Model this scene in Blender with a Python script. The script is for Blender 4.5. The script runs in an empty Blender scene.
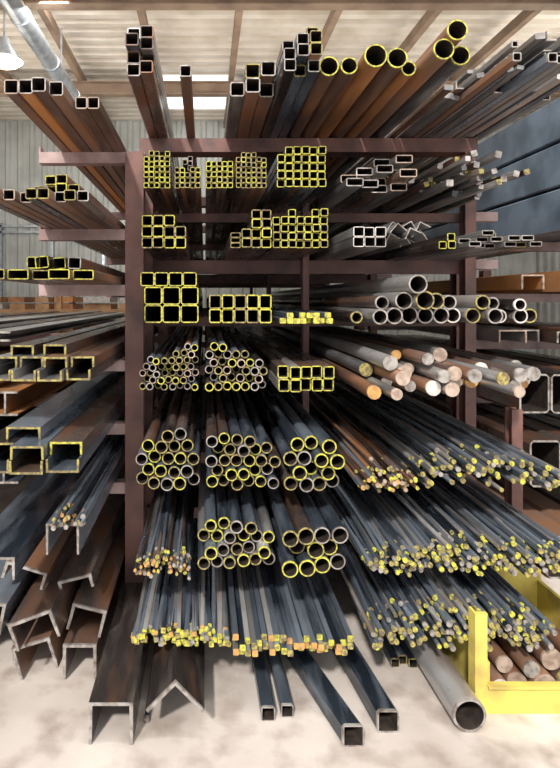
import bpy, math, random
from mathutils import Vector, Matrix
random.seed(7)
R = random.uniform
scene = bpy.context.scene
scene.view_settings.view_transform = 'Standard'
scene.view_settings.exposure = 0.1

# ------------------------------------------------------------------ materials
def newmat(name):
    m = bpy.data.materials.new(name); m.use_nodes = True
    nt = m.node_tree; b = nt.nodes['Principled BSDF']
    return m, nt, b

def mix(nt, fac, a, b, blend='MIX'):
    n = nt.nodes.new('ShaderNodeMix'); n.data_type = 'RGBA'; n.blend_type = blend
    for s, v in ((0, fac), (6, a), (7, b)):
        if hasattr(v, 'links'): nt.links.new(v, n.inputs[s])
        elif s == 0: n.inputs[0].default_value = v
        else: n.inputs[s].default_value = (*v, 1)
    return n.outputs[2]

def ramp(nt, src, p0, p1):
    r = nt.nodes.new('ShaderNodeMapRange'); r.inputs[1].default_value = p0; r.inputs[2].default_value = p1
    nt.links.new(src, r.inputs[0]); return r.outputs[0]

def noise(nt, scale, vec=(1, 1, 1), detail=4):
    tc = nt.nodes.new('ShaderNodeTexCoord'); mp = nt.nodes.new('ShaderNodeMapping')
    mp.inputs['Scale'].default_value = vec
    n = nt.nodes.new('ShaderNodeTexNoise'); n.inputs['Scale'].default_value = scale; n.inputs['Detail'].default_value = detail
    nt.links.new(tc.outputs['Object'], mp.inputs[0]); nt.links.new(mp.outputs[0], n.inputs['Vector'])
    return n.outputs['Fac']

def steel(name, dark, light, rust=(0.32, 0.13, 0.05), rlo=0.55, rhi=0.75, rough=0.27, metal=0.55):
    m, nt, b = newmat(name)
    at = nt.nodes.new('ShaderNodeAttribute'); at.attribute_name = 'rnd'
    n1 = noise(nt, 13, (1, 0.15, 1)); n2 = noise(nt, 6, (1.5, 0.35, 1.5), 6)
    pw = nt.nodes.new('ShaderNodeMath'); pw.operation = 'POWER'; pw.inputs[1].default_value = 1.8
    nt.links.new(at.outputs['Fac'], pw.inputs[0])
    c = mix(nt, pw.outputs[0], dark, light)
    c = mix(nt, ramp(nt, n1, 0.48, 0.85), c, light)
    ad = nt.nodes.new('ShaderNodeMath'); ad.operation = 'MULTIPLY_ADD'
    nt.links.new(at.outputs['Fac'], ad.inputs[0]); ad.inputs[1].default_value = 0.25; nt.links.new(n2, ad.inputs[2])
    c = mix(nt, ramp(nt, ad.outputs[0], rlo, rhi), c, rust)
    nt.links.new(c, b.inputs['Base Color'])
    b.inputs['Metallic'].default_value = metal
    rr = ramp(nt, n2, 0.2, 0.9)
    rm = nt.nodes.new('ShaderNodeMath'); rm.operation = 'MULTIPLY_ADD'
    nt.links.new(rr, rm.inputs[0]); rm.inputs[1].default_value = 0.25; rm.inputs[2].default_value = rough - 0.1
    nt.links.new(rm.outputs[0], b.inputs['Roughness'])
    return m

def paint(name, col, col2=None, rough=0.55, scale=30, lo=0.4, hi=0.65, metal=0):
    m, nt, b = newmat(name)
    col2 = col2 or tuple(c * 0.7 for c in col)
    c = mix(nt, ramp(nt, noise(nt, scale), lo, hi), col, col2)
    nt.links.new(c, b.inputs['Base Color']); b.inputs['Roughness'].default_value = rough
    b.inputs['Metallic'].default_value = metal
    return m

M = {
 'blue':  steel('mill_steel_blue', (0.016, 0.024, 0.036), (0.26, 0.31, 0.375), (0.19, 0.12, 0.085), 0.8, 1.1),
 'dark':  steel('mill_steel_dark', (0.022, 0.018, 0.017), (0.24, 0.205, 0.19), (0.22, 0.105, 0.058), 0.58, 0.85),
 'grey':  steel('mill_steel_grey', (0.15, 0.15, 0.155), (0.54, 0.53, 0.52), (0.28, 0.19, 0.14), 0.7, 0.95, rough=0.32),
 'brown': steel('rusty_steel_brown', (0.08, 0.044, 0.033), (0.29, 0.195, 0.15), (0.33, 0.15, 0.07), 0.54, 0.88, rough=0.40, metal=0.3),
 'rust':  steel('rusty_steel_orange', (0.26, 0.115, 0.048), (0.44, 0.23, 0.11), (0.52, 0.22, 0.06), 0.5, 0.85, rough=0.5, metal=0.15),
 'inner': paint('tube_bore_shade', (0.020, 0.016, 0.014), (0.045, 0.032, 0.025), 0.6),  # same steel as the tubes, shade inside the bore put into the colour
 'yellow': paint('marking_paint_yellow', (0.46, 0.44, 0.06), (0.19, 0.17, 0.055), 0.9, 70, 0.45, 0.62),
 'dyellow': paint('marking_paint_old_yellow', (0.33, 0.28, 0.08), (0.12, 0.095, 0.06), 0.9, 60, 0.4, 0.6),
 'orange': paint('marking_paint_orange', (0.50, 0.28, 0.08), (0.30, 0.16, 0.07), 0.7),
 'white': paint('saw_cut_white', (0.58, 0.55, 0.52), (0.38, 0.34, 0.31), 0.6),
 'tan':   paint('saw_cut_tan', (0.40, 0.31, 0.25), (0.22, 0.16, 0.125), 0.6),
 'bare':  paint('saw_cut_bare', (0.35, 0.33, 0.31), (0.14, 0.115, 0.10), 0.45, metal=0.3),
 'rack':  paint('rack_red_oxide', (0.17, 0.078, 0.064), (0.075, 0.040, 0.036), 0.55, 6),
 'rackl': paint('rack_pale_oxide', (0.36, 0.26, 0.25), (0.20, 0.125, 0.115), 0.5, 6),
 'blupaint': paint('beam_blue_grey', (0.15, 0.20, 0.265), (0.075, 0.105, 0.145), 0.45, 4),
 'ypaint': paint('bin_yellow', (0.58, 0.48, 0.10), (0.38, 0.29, 0.08), 0.6, 8),
 'wood':  paint('timber', (0.46, 0.27, 0.14), (0.30, 0.16, 0.075), 0.7, 6),
 'wall':  paint('wall_sheet', (0.60, 0.62, 0.60), (0.47, 0.49, 0.47), 0.6, 2),
 'roof':  paint('roof_sheet', (0.82, 0.76, 0.68), (0.64, 0.57, 0.48), 0.5, 2),
 'purlin': paint('purlin_steel', (0.32, 0.225, 0.155), (0.20, 0.135, 0.095), 0.6, 3),
 'galv':  paint('galvanised_duct', (0.6, 0.65, 0.7), (0.42, 0.47, 0.53), 0.3, 10, metal=0.6),
}
def emis(name, col, s):
    m, nt, b = newmat(name)
    b.inputs['Base Color'].default_value = (*col, 1)
    b.inputs['Emission Color'].default_value = (*col, 1); b.inputs['Emission Strength'].default_value = s
    return m
M['skyl'] = emis('skylight_glazing', (0.95, 0.98, 1.0), 1.6)
M['bulb'] = emis('lamp_lens', (1, 0.72, 0.4), 8)

m, nt, b = newmat('concrete_floor')
c = mix(nt, ramp(nt, noise(nt, 1.6, (1, 1, 1), 8), 0.35, 0.7), (0.56, 0.51, 0.47), (0.36, 0.315, 0.28))
c = mix(nt, ramp(nt, noise(nt, 6, (1, 1, 1), 10), 0.48, 0.8), c, (0.23, 0.18, 0.15))
nt.links.new(c, b.inputs['Base Color']); b.inputs['Roughness'].default_value = 0.65
M['floor'] = m

# ------------------------------------------------------------------ profiles
def sq(w, h=None, c=None):
    h = h or w; c = c if c is not None else min(w, h) * 0.12
    a, d = w / 2, h / 2
    return [(-a + c, -d), (a - c, -d), (a, -d + c), (a, d - c), (a - c, d), (-a + c, d), (-a, d - c), (-a, -d + c)]
def rd(r, n=18):
    return [(r * math.cos(2 * math.pi * i / n), r * math.sin(2 * math.pi * i / n)) for i in range(n)]
def chan(w, h, t):      # legs pointing down (n shape)
    a, d = w / 2, h / 2
    return [(-a, -d), (-a + t, -d), (-a + t * 1.2, d - t), (a - t * 1.2, d - t), (a - t, -d), (a, -d), (a, d), (-a, d)]
def ang(a, t):          # L
    d = a / 2
    return [(-d, -d), (d, -d), (d, -d + t), (-d + t, -d + t), (-d + t, d), (-d, d)]
def ibeam(w, h, t):
    a, d = w / 2, h / 2; s = t / 2
    return [(-a, -d), (a, -d), (a, -d + t), (s, -d + t), (s, d - t), (a, d - t), (a, d), (-a, d), (-a, d - t), (-s, d - t), (-s, -d + t), (-a, -d + t)]

class Mesh:
    def __init__(s): s.v = []; s.f = []; s.m = []; s.r = []; s.sm = []; s.names = []
    def mi(s, n):
        if n not in s.names: s.names.append(n)
        return s.names.index(n)
    def ring(s, pts, y, cx, cz):
        i0 = len(s.v); s.v += [(cx + p[0], y, cz + p[1]) for p in pts]; return i0
    def face(s, idx, m, r, sm=False):
        s.f.append(idx); s.m.append(m); s.r.append(r); s.sm.append(sm)
    def bar(s, outer, inner, cx, cz, y0, y1, body='blue', end='yellow', sx=0, sz=0, rot=0, tip=0.012, smooth=False, sag=0, bend=0):
        if rot:
            c, q = math.cos(rot), math.sin(rot)
            outer = [(x * c - z * q, x * q + z * c) for x, z in outer]
            if inner: inner = [(x * c - z * q, x * q + z * c) for x, z in inner]
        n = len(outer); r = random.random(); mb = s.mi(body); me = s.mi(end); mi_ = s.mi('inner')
        def C(y):
            o = max(0.0, 3.2 - y) / .8
            return (cx + sx * (y - y0) + bend * o * o, cz + sz * (y - y0) - sag * o * o)
        y2 = y0 + tip
        mids = [y0 + (3.2 - y0) * f for f in (.33, .66, 1)] if (sag or bend) and y0 < 3.1 else []
        a = s.ring(outer, y0, *C(y0)); b2 = s.ring(outer, y2, *C(y2))
        b3 = s.ring(outer, y2, *C(y2))
        for i in range(n):
            j = (i + 1) % n
            s.face((a + i, a + j, b2 + j, b2 + i), me, r, smooth)
        for ym in mids + [y1]:
            c2 = s.ring(outer, ym, *C(ym))
            for i in range(n):
                j = (i + 1) % n
                s.face((b3 + i, b3 + j, c2 + j, c2 + i), mb, r, smooth)
            b3 = c2
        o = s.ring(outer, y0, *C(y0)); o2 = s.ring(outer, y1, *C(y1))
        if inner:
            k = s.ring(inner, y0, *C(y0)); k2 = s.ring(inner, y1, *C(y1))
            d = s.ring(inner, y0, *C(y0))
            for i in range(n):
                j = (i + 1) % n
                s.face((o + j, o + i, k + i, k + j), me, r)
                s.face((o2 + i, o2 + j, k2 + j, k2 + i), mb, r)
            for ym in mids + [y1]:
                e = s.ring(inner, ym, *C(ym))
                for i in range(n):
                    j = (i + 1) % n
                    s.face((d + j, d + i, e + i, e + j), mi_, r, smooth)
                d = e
        else:
            s.face(tuple(range(o + n - 1, o - 1, -1)), me, r)
            s.face(tuple(range(o2, o2 + n)), mb, r)
    def box(s, x0, x1, y0, y1, z0, z1, mat):
        i = len(s.v); m_ = s.mi(mat); r = random.random()
        s.v += [(x, y, z) for z in (z0, z1) for y in (y0, y1) for x in (x0, x1)]
        for f in ((0, 2, 3, 1), (4, 5, 7, 6), (0, 1, 5, 4), (2, 6, 7, 3), (0, 4, 6, 2), (1, 3, 7, 5)):
            s.face(tuple(i + k for k in f), m_, r)
    def make(s, name, parent=None):
        me = bpy.data.meshes.new(name); me.from_pydata(s.v, [], s.f)
        for n in s.names: me.materials.append(M[n])
        me.polygons.foreach_set('material_index', s.m); me.polygons.foreach_set('use_smooth', s.sm)
        at = me.attributes.new('rnd', 'FLOAT', 'FACE'); at.data.foreach_set('value', s.r)
        me.update()
        ob = bpy.data.objects.new(name, me); scene.collection.objects.link(ob)
        if parent: ob.parent = parent
        return ob

def pick(x):
    return random.choice(x) if isinstance(x, (list, tuple)) else x

# ---- bundle helpers (all metres; y0 = where the cut ends stand, stock runs back to y1)
def grid(name, x0, z0, nx, nz, w, h, t, y0, y1=8.6, body='blue', end='yellow', tops=None, jy=0.015, solid=False, tip=0.006, loose=0.0015, messy=0.0):
    b = Mesh(); g = 0.001
    for i in range(nx):
        rows = tops[i] if tops else nz
        for k in range(rows):
            cx = x0 + (i + 0.5) * (w + g); cz = z0 + (k + 0.5) * (h + g)
            inn = None if solid else sq(w - 2 * t, h - 2 * t, min(w, h) * 0.05)
            b.bar(sq(w, h), inn, cx + R(-messy, messy), cz, y0 + R(-jy, jy), y1 + R(-.2, .2), pick(body), pick(end), R(-loose, loose) * .3, 0, R(-messy, messy) * 8, tip)
    return b.make(name)

def pile(name, x0, x1, z0, r, rows, t, y0, y1=8.6, body='blue', end='yellow', jy=0.03, heights=None, solid=False, tip=0.006, seg=18, loose=0.001, mess=.0015, sag=0.0):
    b = Mesh(); d = 2 * r + 0.0008
    n = int((x1 - x0) / d + .001)
    for k in range(rows):
        cnt = n - (k % 2)
        for i in range(cnt):
            cx = x0 + r + i * d + (k % 2) * d / 2
            f = (cx - x0) / (x1 - x0)
            if heights and k >= heights(f): continue
            rr = r * R(.93, 1)
            edge = i == 0 or i == cnt - 1
            b.bar(rd(rr, seg), None if solid else rd(rr - t, seg), cx + R(-mess, mess), z0 + rr + k * d * 0.868, y0 + R(-jy, jy), y1 + R(-.3, .3),
                  pick(body), pick(end), 0 if edge else R(-loose, loose), 0, 0, tip, True, sag=R(0, sag), bend=R(-.005, .005))
    return b.make(name)

def rods(name, x0, x1, z0, r, n, rows, ylo, yhi, y1=8.0, body='blue', end='yellow', square=False, loose=0.012, tip=0.008, sag=.03, bend=.02):
    """loosely heaped solid bars"""
    b = Mesh()
    for i in range(n):
        f = R(0, 1); x = x0 + r + f * (x1 - x0 - 2 * r)
        hmax = rows * 2 * r * (0.35 + 0.65 * math.sin(math.pi * f) ** 0.6)
        z = z0 + r * 1.1 + R(0, 1) * hmax
        y0 = R(ylo, yhi)
        s = R(-loose, loose)
        if x + s * 5 > x1 - r or x + s * 5 < x0 + r: s = 0
        bd = R(-1, 1) * bend
        o = ((3.2 - y0) / .8) ** 2
        if x + bd * o > x1 - r or x + bd * o < x0 + r: bd = 0
        rr = r * R(0.75, 1.1)
        b.bar(sq(rr * 1.8) if square else rd(rr, 10), None, x, z, y0, y1 + R(-.5, .5), pick(body), pick(end), s, R(0, .002), R(-.3, .3) if square else 0, tip, not square,
              sag=R(0, 1) * sag, bend=bd)
    return b.make(name)

# ------------------------------------------------------------------ room shell
def corr_sheet(name, mat, a0, a1, b0, b1, fn, pitch=0.2, depth=0.04):
    mesh = Mesh(); mi_ = mesh.mi(mat); a = a0; prof = []
    while a < a1:
        prof += [(a, 0), (a + pitch * .45, 0), (a + pitch * .6, depth), (a + pitch * .85, depth)]; a += pitch
    prof.append((a, 0))
    for (p, o) in prof:
        mesh.v.append(fn(p, b0, o)); mesh.v.append(fn(p, b1, o))
    for i in range(len(prof) - 1):
        mesh.face((2 * i, 2 * i + 1, 2 * i + 3, 2 * i + 2), mi_, .5)
    return mesh.make(name)

XL, XR, YF, YB = -5.0, 6.5, -3.0, 11.0
fl = Mesh(); fl.box(-12, 14, -10, YB + .3, -0.1, 0, 'floor'); fl.make('floor')
corr_sheet('wall_back', 'wall', XL, XR, 0, 5.3, lambda a, b_, o: (a, YB - o, b_), 0.24, 0.05)
corr_sheet('wall_left', 'wall', 2.0, YB, 0, 5.3, lambda a, b_, o: (XL + o, a, b_), 0.24, 0.05)
corr_sheet('wall_right', 'wall', 2.0, YB, 0, 5.3, lambda a, b_, o: (XR - o, a, b_), 0.24, 0.05)
def roofz(y): return 5.2 + (YB - y) * 0.03
corr_sheet('ceiling', 'roof', 1.6, YB, XL, XR, lambda a, b_, o: (b_, a, roofz(a) + o), 0.22, 0.10)
p = Mesh()
for x in [-4.2 + i * 1.15 for i in range(10)]:
    p.box(x - .04, x + .04, 2.2, YB - .1, 5.04, 5.17, 'purlin')
for y in (3.4, 6.0, 8.6):
    p.box(XL + .1, XR - .1, y - .07, y + .07, 5.02, 5.04, 'purlin'); p.box(XL + .1, XR - .1, y - .012, y + .012, 4.86, 5.02, 'purlin')
    p.box(XL + .1, XR - .1, y - .07, y + .07, 4.84, 4.86, 'purlin')
p.make('roof_beam_frame')
s = Mesh()
s.box(-.72, .42, 8.85, 10.2, 5.18, 5.2, 'skyl')
s.make('window_skylight')
d = Mesh(); d.bar(rd(.10, 24), rd(.095, 24), -1.85, 4.55, 3.5, 10.6, 'galv', 'galv', smooth=True)
for y in (4.5, 5.6, 6.7, 7.8, 8.9, 10.0): d.bar(rd(.108, 24), rd(.1, 24), -1.85, 4.55, y, y + .04, 'galv', 'galv', smooth=True)
for y in (5.0, 7.2, 9.4): d.box(-1.86, -1.84, y, y + .02, 4.65, 5.2, 'galv')
d.make('ventilation_duct')
l = Mesh()
def lathe(mesh, prof, cx, cy, mat, n=24):
    mi_ = mesh.mi(mat); st = len(mesh.v)
    for r, z in prof:
        for i in range(n): mesh.v.append((cx + r * math.cos(2 * math.pi * i / n), cy + r * math.sin(2 * math.pi * i / n), z))
    for k in range(len(prof) - 1):
        for i in range(n):
            j = (i + 1) % n; mesh.face((st + k * n + i, st + k * n + j, st + (k + 1) * n + j, st + (k + 1) * n + i), mi_, .5, True)
lathe(l, [(.01, 5.3), (.012, 4.62), (.05, 4.6), (.07, 4.52), (.2, 4.36), (.21, 4.34), (.2, 4.345)], -2.22, 6.2, 'galv')
lathe(l, [(.19, 4.36), (.15, 4.31), (.08, 4.28), (.001, 4.27)], -2.22, 6.2, 'bulb')
l.make('pendant_bay_lamp')
c_ = Mesh()
for z in (3.0, 3.12): c_.box(XL + .1, -.6, YB - .12, YB - .08, z, z + .04, 'galv')
for x in (-4, -3, -2, -1): c_.box(x, x + .05, YB - .12, YB - .06, .1, 3.2, 'galv')
c_.make('wall_conduit')
t = Mesh()
for x in (-3.9, -2.4, -1.0): t.box(x, x + .09, 9.0, 9.09, 0, 2.0, 'wood'); t.box(x, x + .09, 9.9, 9.99, 0, 2.0, 'wood')
for z in (.5, 1.05, 1.55): t.box(-3.95, -.88, 8.98, 10.02, z - .06, z, 'wood')
for z, n in ((.5, 3), (1.05, 3), (1.55, 2)):
    x = -3.75
    while x < -1.2:
        w = R(.25, .5)
        for k in range(n):
            t.box(x + R(0, .04), x + w, 9.05 + R(0, .1), 9.85, z + k * .11, z + k * .11 + .09, random.choice(['wood', 'wood', 'rust', 'white']))
        x += w + R(.06, .2)
t.make('timber_storage_shelf')

# ------------------------------------------------------------------ main rack
LV = dict(A=2.757, B=2.28, C=1.965, D=1.585, E=1.26, F=.832, G=.517, H=.25)
LA, LB, LC, LD, LE, LF = 2.51, 2.088, 1.783, 1.37, 1.024, .70
k = Mesh()
def post(x, y, z1, w=.1, dpt=.1, mat='rack'):
    pr = ibeam(w, dpt, .012)
    i = len(k.v); n = len(pr)
    for z in (0.012, z1): k.v.extend([(x + a, y + c, z) for a, c in pr])
    mi_ = k.mi(mat); r = random.random()
    for q in range(n):
        j = (q + 1) % n; k.face((i + q, i + j, i + n + j, i + n + q), mi_, r)
    k.face(tuple(range(i + n, i + 2 * n)), mi_, r)
    k.box(x - w * .8, x + w * .8, y - dpt * .8, y + dpt * .8, 0, .012, mat)
for y in (3.1, 5.2, 7.4): post(-.385, y, LA)
for y in (3.7, 5.8, 8.0):
    post(-.385, y, LV['A'] - .09, .09, .09); post(1.735, y, LV['A'] - .09, .07, .09); post(.66, y, LV['B'] + .38, .04, .08)
    for L in 'ABCDEFGH': k.box(-.43, 1.78, y + .047 if L != 'A' else y - .045, y + .1, LV[L] - (.09 if L in 'AC' else .06), LV[L], 'rack')
post(1.735, 3.15, 1.09, .06, .08)
for L in 'FGH': k.box(-.333, 1.76, 3.19, 3.25, LV[L] - .06, LV[L], 'rack')
k.box(.64, .68, 3.2, 3.24, 0, .83 - .06, 'rack')
for y in (3.1, 5.2, 7.4):
    for z in (LA, LB, LC, LD, LE, LF):
        k.box(-.90, -.435 if z < LA else -.33, y - .035, y + .035, z - .06, z, 'rackl' if y < 4 else 'rack')
        k.box(-.91, -.90, y - .035, y + .035, z - .06, z + .03, 'rackl' if y < 4 else 'rack')
for z in (LV['B'], LV['C']):
    for y in (3.72, 5.82): k.box(1.78, 1.93, y - .03, y + .03, z - .06, z, 'rackl')
k.make('steel_storage_rack')

# ---- level A (top)
zA = LV['A']
grid('square_tube_bundle', -.37, zA, 2, 4, .063, .058, .005, 2.64, body=['dark', 'grey', 'blue'], end=['bare', 'grey', 'dark'], jy=.06)
grid('square_tube_bundle', -.12, zA, 1, 1, .055, .055, .005, 2.66, body='brown', end='bare')
grid('square_tube_bundle', .13, zA, 3, 2, .075, .075, .006, 2.88, body=['grey', 'dark', 'brown'], end=['bare', 'dyellow'], tops=[1, 2, 2], jy=.05)
grid('square_tube_bundle', .365, zA, 3, 4, .055, .055, .004, 2.60, body=['dark', 'brown', 'blue'], end=['bare', 'dyellow', 'bare'], tops=[3, 3, 4], jy=.07)
b = Mesh()
for x, z, r, y0, bd in ((.585, 0, .046, 2.64, 'brown'), (.675, 0, .040, 2.62, 'brown'), (.775, 0, .052, 2.54, 'rust'), (.876, 0, .046, 2.55, 'brown'),
                    (.960, 0, .035, 2.64, 'rust'), (1.050, 0, .046, 2.46, 'brown'), (1.150, 0, .044, 2.52, 'grey'), (1.100, .075, .045, 2.44, 'brown')):
    b.bar(rd(r, 26), rd(r - .006, 26), x, zA + z + r, y0, 8.6, bd, 'yellow', smooth=True, tip=.008)
b.make('round_pipe_bundle')
b = Mesh()
x = 1.215
for i in range(14):
    w = R(.028, .048)
    for q in range(random.choice([1, 2, 3, 4])):
        kind = random.choice('stta'); y0 = R(2.45, 3.0); cz = zA + w / 2 + q * .05
        bd = random.choice(['grey', 'grey', 'grey', 'grey', 'blue', 'brown'])
        sx = R(-.01, .01)
        if kind == 's': b.bar(sq(w), sq(w - .01), x + w / 2, cz, y0, 8, bd, 'bare', sx=sx)
        elif kind == 't': b.bar(sq(w, w * .6), None, x + w / 2, cz, y0, 8, bd, 'grey', sx=sx, rot=R(-.3, .3))
        else: b.bar(ang(w, .006), None, x + w / 2, cz, y0, 8, bd, 'bare', sx=sx)
    x += w + .004
b.make('mixed_steel_bar_bundle')

# ---- level B
z = LV['B']
for x0, nx, nz, w, e in ((-.318, 5, 7, .0265, 'yellow'), (-.158, 5, 4, .026, 'dyellow'), (.005, 5, 5, .027, 'yellow'), (.160, 6, 7, .0255, 'dyellow')):
    grid('small_square_tube_bundle', x0, z, nx, nz, w, w, .0035, 2.9, body=['dark', 'brown'], end=[e, e, 'yellow', 'dyellow'], jy=.01,
         tops=[max(2, nz - random.choice([0, 0, 0, 1])) for _ in range(nx)])
grid('small_square_tube_bundle', -.12, z + .112, 2, 3, .026, .026, .003, 3.0, body=['brown', 'dark'], end=['bare', 'dyellow'], tops=[2, 3], jy=.05)
grid('square_tube_bundle', .370, z, 6, 5, .041, .041, .004, 2.88, body=['dark', 'blue'], end='yellow', jy=.01, tops=[4, 5, 5, 5, 5, 5])
grid('rectangular_tube_stack', .72, z, 4, 3, .088, .042, .005, 2.95, body=['grey', 'grey', 'dark', 'brown'], end=['bare', 'white', 'tan'], tops=[2, 3, 4, 4], jy=.12, loose=.004)
rods('flat_bar_heap', 1.12, 1.68, z, .018, 46, 5, 2.85, 3.4, body=['grey', 'dark', 'grey'], end=['bare', 'grey', 'dyellow'], square=True, loose=.02)
# ---- level C
z = LV['C']
grid('square_tube_bundle', -.325, z, 4, 2, .056, .056, .005, 2.86, body='dark', end=['yellow', 'yellow', 'dyellow'], tops=[3, 3, 3, 2])
grid('rectangular_tube_stack', .13, z, 1, 3, .05, .025, .003, 2.86, body='dark', end='dyellow')
grid('square_tube_bundle', .185, z, 3, 4, .050, .048, .005, 2.84, body='dark', end=['dyellow', 'yellow'], tops=[2, 4, 4])
grid('square_tube_bundle', .345, z, 7, 5, .039, .039, .004, 2.85, body='dark', end=['yellow', 'yellow', 'dyellow'], tops=[4, 4, 5, 4, 4, 5, 5])
grid('square_tube_bundle', .74, z, 3, 2, .055, .050, .004, 2.8, body='grey', end=['bare', 'white'])
b = Mesh()
for i in range(12):
    b.bar(ang(.062, .004), None, .955 + (i % 3) * .075 + R(-.006, .006), z + .036 + (i // 3) * .018, 2.8 + R(-.12, .25), 8, 'grey', 'bare', rot=math.radians(random.choice([-135, -120, -150]) + R(-8, 8)))
b.make('angle_iron_bundle')
grid('square_tube_bundle', 1.215, z, 2, 2, .04, .04, .004, 2.9, body='dark', end='yellow', tops=[1, 2])
grid('rectangular_tube_stack', 1.31, z, 6, 2, .060, .026, .004, 2.82, body='grey', end=['bare', 'bare', 'dyellow'], tops=[2, 3, 3, 2, 2, 1], jy=.08)
# ---- level D
z = LV['D']
grid('large_square_tube_stack', -.305, z, 3, 2, .090, .090, .006, 2.80, body='dark', end='yellow', jy=.006)
grid('square_tube_bundle', -.325, z + .184, 4, 1, .070, .070, .005, 2.82, body='dark', end=['yellow', 'dyellow'])
grid('square_tube_bundle', .02, z, 5, 2, .061, .070, .006, 2.78, body='dark', end=['yellow', 'dyellow'])
grid('square_bar_bundle', .365, z, 8, 2, .031, .026, .005, 2.74, body='blue', end='yellow', solid=True, tops=[1, 2, 1, 2, 2, 2, 1, 2], jy=.03)
b = Mesh()
for x, zz, r, y0, bd in ((.745, 0, .030, 2.75, 'dark'), (.82, 0, .036, 2.62, 'grey'), (.90, 0, .040, 2.66, 'dark'), (.985, 0, .042, 2.7, 'grey'), (1.07, 0, .040, 2.72, 'dark'),
    (1.155, 0, .04, 2.74, 'grey'), (1.24, 0, .038, 2.8, 'dark'), (1.32, 0, .038, 2.76, 'grey'), (1.40, 0, .038, 2.7, 'dark'), (1.475, 0, .034, 2.8, 'grey'), (1.55, 0, .036, 2.75, 'dark'), (1.625, 0, .036, 2.8, 'grey'),
    (.945, .07, .042, 2.66, 'grey'), (1.03, .07, .044, 2.62, 'grey'), (1.115, .07, .04, 2.7, 'dark'), (1.2, .068, .036, 2.75, 'grey'), (1.36, .068, .036, 2.74, 'grey'), (1.44, .066, .032, 2.8, 'grey'),
    (.99, .145, .044, 2.6, 'grey'), (1.52, .062, .03, 2.7, 'dark'), (.86, .068, .034, 2.72, 'dark')):
    b.bar(rd(r, 24), rd(r - .007, 24), x, z + zz + r, y0, 8.4, bd, random.choice(['white', 'bare', 'bare', 'dyellow']), smooth=True)
b.make('round_pipe_bundle')
# ---- level E
z = LV['E']
pile('small_pipe_bundle', -.325, -.005, z, .0180, 7, .0045, 2.74, body=['dark', 'brown', 'blue'], end=['dyellow', 'tan', 'bare', 'dyellow', 'yellow'], jy=.05,
     heights=lambda f: 3.2 + 3.8 * f + R(-.5, .5))
pile('small_pipe_bundle', .0, .345, z, .0215, 6, .005, 2.74, body=['dark', 'blue'], end=['yellow', 'dyellow', 'bare', 'tan'], jy=.05, heights=lambda f: 5.8 - 3.2 * f + R(-.5, .5))
grid('square_tube_bundle', .352, z, 5, 2, .053, .060, .005, 2.70, body=['dark', 'grey'], end='yellow', jy=.03)
b = Mesh()
ends = ['white', 'tan', 'bare', 'bare', 'white', 'tan', 'dyellow', 'bare', 'bare', 'orange']
for row in range(3):
    x = .72 + row * .035
    while x < 1.60 - row * .05:
        r = R(.024, .036)
        if row < 2 or R(0, 1) < .6:
            b.bar(rd(r, 22), None, x + r, z + .038 + row * .064, R(2.38, 2.9), 8.2, random.choice(['brown', 'grey', 'grey', 'dark']), random.choice(ends), smooth=True, tip=.015, sx=R(-.004, .002), sag=R(0, .015))
        x += .072
b.make('solid_round_bar_bundle')
# ---- level F
z = LV['F']
hp = lambda lo, hi, pk: (lambda f: lo + (hi - lo) * max(0, 1 - abs(f - pk) * 2) + R(-.4, .6))
pile('round_pipe_bundle', -.325, .0, z, .0300, 5, .005, 2.6, body=['blue', 'dark', 'blue'], end=['yellow', 'dyellow', 'dyellow', 'bare'], jy=.05, heights=hp(3, 4.9, .5), sag=.01)
pile('round_pipe_bundle', .002, .35, z, .0285, 5, .005, 2.58, body=['blue', 'blue', 'dark'], end=['yellow', 'yellow', 'dyellow', 'bare'], jy=.05, heights=hp(3, 5, .45), sag=.01)
pile('round_pipe_bundle', .355, .63, z, .0335, 4, .006, 2.55, body=['blue', 'blue', 'dark'], end=['yellow', 'bare', 'dyellow'], jy=.06, heights=hp(2.6, 4, .4), sag=.01)
rods('round_bar_heap', .70, .98, z, .010, 120, 5, 2.5, 2.72, body=['dark', 'brown', 'blue'], end=['orange', 'tan', 'dyellow', 'yellow'], loose=.02)
rods('round_bar_heap', .98, 1.68, z, .013, 200, 5, 2.55, 2.85, body=['blue', 'blue', 'grey'], end=['yellow', 'dyellow', 'dyellow', 'bare'], loose=.02)
# ---- level G
z = LV['G']
rods('round_bar_heap', -.31, -.06, z, .008, 150, 5, 2.4, 2.52, body=['blue', 'dark', 'blue'], end=['orange', 'dyellow', 'yellow', 'bare'], loose=.008)
pile('round_pipe_bundle', -.035, .32, z, .0290, 4, .006, 2.48, body=['blue', 'grey', 'blue'], end=['yellow', 'yellow', 'bare', 'dyellow'], heights=hp(2.4, 4.6, .4), jy=.04, sag=.01)
pile('round_pipe_bundle', .325, .63, z, .0370, 3, .006, 2.42, body=['blue', 'blue', 'dark'], end=['yellow', 'bare', 'dyellow'], heights=hp(2.0, 3, .4), jy=.05)
rods('round_bar_heap', .70, 1.68, z, .011, 520, 5, 2.4, 2.58, body=['blue', 'blue', 'blue', 'grey'], end=['yellow', 'dyellow', 'bare', 'dyellow', 'yellow'], loose=.02)
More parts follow.
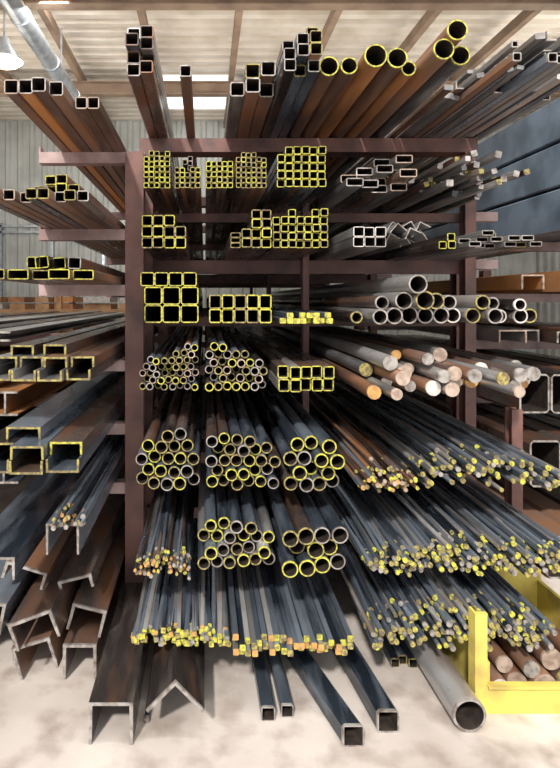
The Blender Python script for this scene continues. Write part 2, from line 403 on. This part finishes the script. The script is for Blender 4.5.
# ---- level H
z = LV['H']
rods('square_bar_bundle', -.32, .11, z, .0105, 150, 3, 2.33, 2.40, body=['blue', 'grey', 'blue', 'blue'], end=['yellow', 'orange', 'dyellow', 'bare', 'yellow'], square=True, loose=.004, sag=.015)
grid('square_bar_bundle', .115, z, 20, 2, .0235, .0235, .004, 2.31, body=['blue', 'blue', 'blue', 'grey'], end=['yellow', 'orange', 'yellow', 'dyellow'], solid=True, jy=.04, tops=[random.choice([2, 2, 2, 3]) for _ in range(20)], messy=.003)
rods('round_bar_heap', .70, 1.50, z, .012, 380, 5, 2.35, 2.55, body=['blue', 'blue', 'blue', 'grey'], end=['yellow', 'dyellow', 'dyellow', 'bare'], loose=.02, sag=.05)

# ------------------------------------------------------------------ left cantilever stock
grid('square_tube_bundle', -.79, LA, 4, 1, .056, .056, .004, 2.2, body=['brown', 'rust', 'brown'], end=['tan', 'bare'], jy=.03)
grid('square_tube_bundle', -.55, LA, 2, 1, .050, .05, .004, 2.36, body='brown', end='tan')
grid('square_tube_bundle', -.88, LB, 9, 1, .046, .042, .004, 2.2, body=['brown', 'dark'], end=['bare', 'dyellow', 'tan'], jy=.06)
grid('square_tube_bundle', -.70, LB + .044, 4, 2, .046, .038, .004, 2.28, body=['brown', 'dark'], end=['yellow', 'dyellow'], jy=.05, tops=[1, 2, 2, 1], messy=.004)
grid('rectangular_tube_stack', -.885, LC, 5, 1, .085, .040, .004, 2.26, body=['dark', 'brown'], end=['yellow', 'dyellow'], jy=.05)
grid('square_tube_bundle', -.76, LC + .048, 4, 1, .055, .050, .004, 2.36, body='dark', end=['yellow', 'dyellow', 'bare'], jy=.05, messy=.02)
def chans(name, lst, end='dyellow', body='dark', t=.008):
    b = Mesh()
    for x, z, w, h, y0, rot in lst:
        b.bar(chan(w, h, t), None, x, z, y0, 8.4, pick(body), pick(end), rot=rot, tip=.003)
    return b.make(name)
pi = math.pi
lst = []
for i in range(4):
    x = -.845 + i * .108
    lst += [(x, LD + .022, .10, .044, R(2.26, 2.34), pi), (x, LD + .068, .10, .044, R(2.3, 2.4), 0)]
lst += [(-.79, LD + .113, .10, .044, 2.42, 0), (-.66, LD + .113, .10, .044, 2.46, 0)]
chans('steel_channel_stack', lst, end=['yellow', 'dyellow', 'dyellow'], body=['dark', 'brown', 'grey'])
lst = []
for i in range(3):
    x = -.83 + i * .136
    lst += [(x, LE + .026, .13, .052, R(2.16, 2.22), pi), (x, LE + .080, .13, .052, R(2.18, 2.26), 0)]
lst += [(-.74, LE + .133, .14, .05, 2.28, 0)]
chans('steel_channel_stack', lst, end=['yellow', 'dyellow', 'dyellow'], body=['dark', 'blue', 'blue'])
chans('steel_channel_stack', [(-.78, LF + .04, .20, .08, 2.0, 0), (-.56, LF + .06, .13, .12, 2.2, 0)], end='bare', body='blue')
rods('round_bar_heap', -.60, -.45, LF + .122, .009, 34, 3, 2.1, 2.3, body='blue', end=['orange', 'bare', 'dyellow'], sag=0, loose=.004, bend=0)

k = Mesh()
for y in (4.2, 7.0):
    post(-2.75, y, 2.0, .12, .14)
    for z in (.55, 1.0, 1.45): k.box(-2.69, -1.0, y - .04, y + .04, z - .09, z, 'rack')
k.make('cantilever_rack')
b = Mesh()
for z, mats in ((.55, ['rust', 'blue', 'dark']), (1.0, ['rust', 'rust', 'brown']), (1.45, ['grey', 'brown', 'dark'])):
    x = -2.6
    while x < -1.15:
        w = R(.12, .22); h = R(.14, .24) if z < 1.4 else R(.06, .1)
        b.bar(ibeam(w, h, .012), None, x + w / 2, z + h / 2 + .001, R(3.0, 3.6), 8.6, random.choice(mats), 'bare')
        x += w + .02
b.make('steel_i_beam_stack')

# ------------------------------------------------------------------ floor stock, left
chans('floor_steel_channel', [(-.36, .0805, .17, .16, 2.14, 0)], end='bare', body='dark', t=.012)
b = Mesh(); b.bar(ang(.16, .012), None, -.115, .116, 2.16, 7.5, 'dark', 'bare', rot=math.radians(-135)); b.make('floor_angle_iron')
b = Mesh(); b.bar(rd(.011, 12), None, -.235, .012, 2.25, 6, 'blue', 'bare', smooth=True); b.make('floor_round_bar')
b = Mesh()
for x, z, w, h, y0, bd, ro in ((-.56, .085, .15, .15, 2.5, 'dark', 0), (-.76, .10, .18, .14, 2.5, 'brown', .3), (-.98, .1, .2, .2, 2.6, 'dark', 0), (-1.22, .1, .2, .2, 2.7, 'brown', 0), (-.54, .24, .16, .12, 2.55, 'dark', -.25),
                           (-.74, .27, .2, .12, 2.42, 'dark', .35), (-1.0, .29, .2, .14, 2.5, 'blue', -.2), (-.60, .38, .16, .06, 2.6, 'dark', .25), (-.84, .42, .2, .08, 2.6, 'brown', -.3)):
    b.bar(chan(w, h, .012), None, x, z, y0, 8.2, bd, 'bare', rot=ro, sx=R(-.01, .01))
b.make('floor_beam_stack')
def ftube(name, w, h, t, x, y0, L, slope, body, end='bare'):
    b = Mesh(); b.bar(sq(w, h), sq(w - 2 * t, h - 2 * t, .002), x, h / 2 + .001, y0, y0 + L, body, end, sx=slope); return b.make(name)
ftube('floor_square_tube', .055, .055, .004, .255, 2.26, 3.5, -.02, 'blue')
ftube('floor_square_tube', .050, .050, .004, .335, 2.28, 3.5, -.03, 'blue')
ftube('floor_square_tube', .080, .080, .005, .565, 2.13, 1.2, -.27, 'blue')
ftube('floor_square_tube', .085, .085, .006, .72, 2.20, 1.4, -.12, 'blue')
b = Mesh(); b.bar(rd(.066, 32), rd(.056, 32), 1.04, .067, 2.20, 4.6, 'grey', 'bare', sx=-.02, smooth=True); b.make('floor_round_pipe')
grid('floor_square_tube_bundle', .86, 0, 3, 1, .04, .04, .003, 2.6, 6.5, body='blue', end='dyellow')
# yellow offcut bin: tray with folded front lip, tall corner plate, sides and back
k = Mesh()
k.box(1.16, 1.80, 2.30, 2.32, 0.0, .11, 'ypaint'); k.box(1.16, 1.80, 2.285, 2.32, .11, .12, 'ypaint'); k.box(1.16, 1.80, 3.0, 3.02, 0, .26, 'ypaint')
k.box(1.16, 1.18, 2.32, 3.0, 0, .20, 'ypaint'); k.box(1.78, 1.80, 2.32, 3.0, 0, .20, 'ypaint'); k.box(1.18, 1.78, 2.32, 3.0, 0.0, .015, 'ypaint')
k.box(1.11, 1.16, 2.30, 2.32, 0, .41, 'ypaint'); k.box(1.11, 1.12, 2.32, 2.36, 0, .41, 'ypaint')
k.box(1.50, 1.57, 2.292, 2.30, .02, .1, 'white')
k.make('yellow_offcut_bin')
b = Mesh()
for x, zz, r, y0, e in ((1.25, .015, .04, 2.36, 'white'), (1.34, .015, .042, 2.40, 'tan'), (1.44, .015, .05, 2.36, 'tan'), (1.56, .015, .05, 2.4, 'dyellow'), (1.67, .015, .045, 2.38, 'tan'), (1.295, .088, .035, 2.42, 'tan'), (1.39, .092, .035, 2.38, 'bare'), (1.5, .1, .045, 2.42, 'tan'), (1.62, .1, .04, 2.40, 'bare')):
    b.bar(rd(r, 22), None, x, zz + r, y0, 2.96, 'brown', e, smooth=True)
b.make('round_bar_offcuts')

# ------------------------------------------------------------------ right-hand rack with large section
k = Mesh()
for y in (4.4, 7.2):
    post(1.99, y, 2.08, .08, .12); post(3.6, y, 2.08, .1, .12)
    for z in (2.16, 1.75, 1.38, .95, .5): k.box(1.95, 3.66, y + .062, y + .13, z - .07, z, 'rackl')
k.make('heavy_section_rack')
b = Mesh()
for i, z in enumerate((2.16, 2.47, 2.78)):
    b.bar(sq(.34, .29, .01), sq(.30, .25, .01), 2.56, z + .147, 3.3 + i * .1, 8.4, 'blupaint', 'grey')
    b.bar(sq(.34, .29, .01), sq(.30, .25, .01), 2.95, z + .147, 3.3 + i * .1, 8.4, 'blupaint', 'grey')
b.make('large_box_beam_stack')
b = Mesh()
for z, h, mats in ((1.75, .14, ['rust', 'wood', 'rust']), (1.38, .12, ['brown', 'dark', 'grey'])):
    x = 2.1
    while x < 3.4:
        w = R(.10, .2); b.bar(chan(w, h * R(.6, 1), .01), None, x + w / 2, z + h / 2, R(3.5, 4.1), 8, random.choice(mats), random.choice(['white', 'tan', 'bare'])); x += w + .015
b.make('steel_channel_stack')
grid('large_rectangular_tube_stack', 2.08, .95, 5, 1, .20, .26, .012, 3.7, 8, body=['brown', 'dark'], end='bare')
grid('large_rectangular_tube_stack', 2.08, .5, 5, 1, .20, .30, .012, 3.6, 8, body=['dark', 'blue'], end='bare')
grid('large_rectangular_tube_stack', 2.08, 0, 5, 1, .22, .26, .012, 3.4, 8, body=['dark', 'brown'], end='bare')

# ------------------------------------------------------------------ light
w = bpy.data.worlds.new('daylight'); scene.world = w; w.use_nodes = True
nt = w.node_tree; bg = nt.nodes['Background']
bg.inputs['Color'].default_value = (1.0, 0.985, 0.97, 1); bg.inputs['Strength'].default_value = 1.5
sun = bpy.data.lights.new('sun', 'SUN'); sun.energy = 4.3; sun.angle = math.radians(4); sun.color = (1, .94, .87)
so = bpy.data.objects.new('sun', sun); scene.collection.objects.link(so)
so.rotation_euler = Vector((0.35, 1.0, -0.95)).to_track_quat('-Z', 'Y').to_euler()
def area(name, loc, tgt, sx, sy, e, col):
    L = bpy.data.lights.new(name, 'AREA'); L.shape = 'RECTANGLE'; L.size = sx; L.size_y = sy; L.energy = e; L.color = col
    o = bpy.data.objects.new(name, L); scene.collection.objects.link(o); o.location = loc
    o.rotation_euler = (Vector(tgt) - Vector(loc)).to_track_quat('-Z', 'Y').to_euler()
# added fill lights without fixtures, brightening the roof sheets from below
area('roof_fill_light', (-3.2, 7.5, 3.2), (-2.2, 8.0, 5.2), .4, 3, 48, (1, .95, .86))
area('roof_fill_light', (4.5, 7.0, 3.4), (3.0, 7.5, 5.2), .4, 3, 48, (1, .95, .86))
area('roof_fill_light', (.8, 6.5, 3.4), (.8, 7.5, 5.2), 3, .4, 38, (1, .95, .86))
area('aisle_fill_light', (-1.6, 5.2, 4.4), (-1.6, 7.2, 1.2), .3, 3, 70, (1, .97, .92))  # added fill, no fixture, brightening the left side behind the rack
# added fill light, no fixture, brightening the front of the rack
area('aisle_fill_light', (.6, 1.7, 4.9), (.6, 2.6, 1.0), 2.4, .15, 60, (1, .96, .9))

# ------------------------------------------------------------------ camera
cam = bpy.data.cameras.new('camera'); cam.lens = 36 * 560 / 768; cam.sensor_width = 36
cam.shift_x = 75 / 768; cam.shift_y = -84 / 768; cam.clip_end = 100
co = bpy.data.objects.new('camera', cam); scene.collection.objects.link(co)
co.location = (0, 0, 1.7); co.rotation_euler = (math.pi / 2, 0, 0)
scene.camera = co
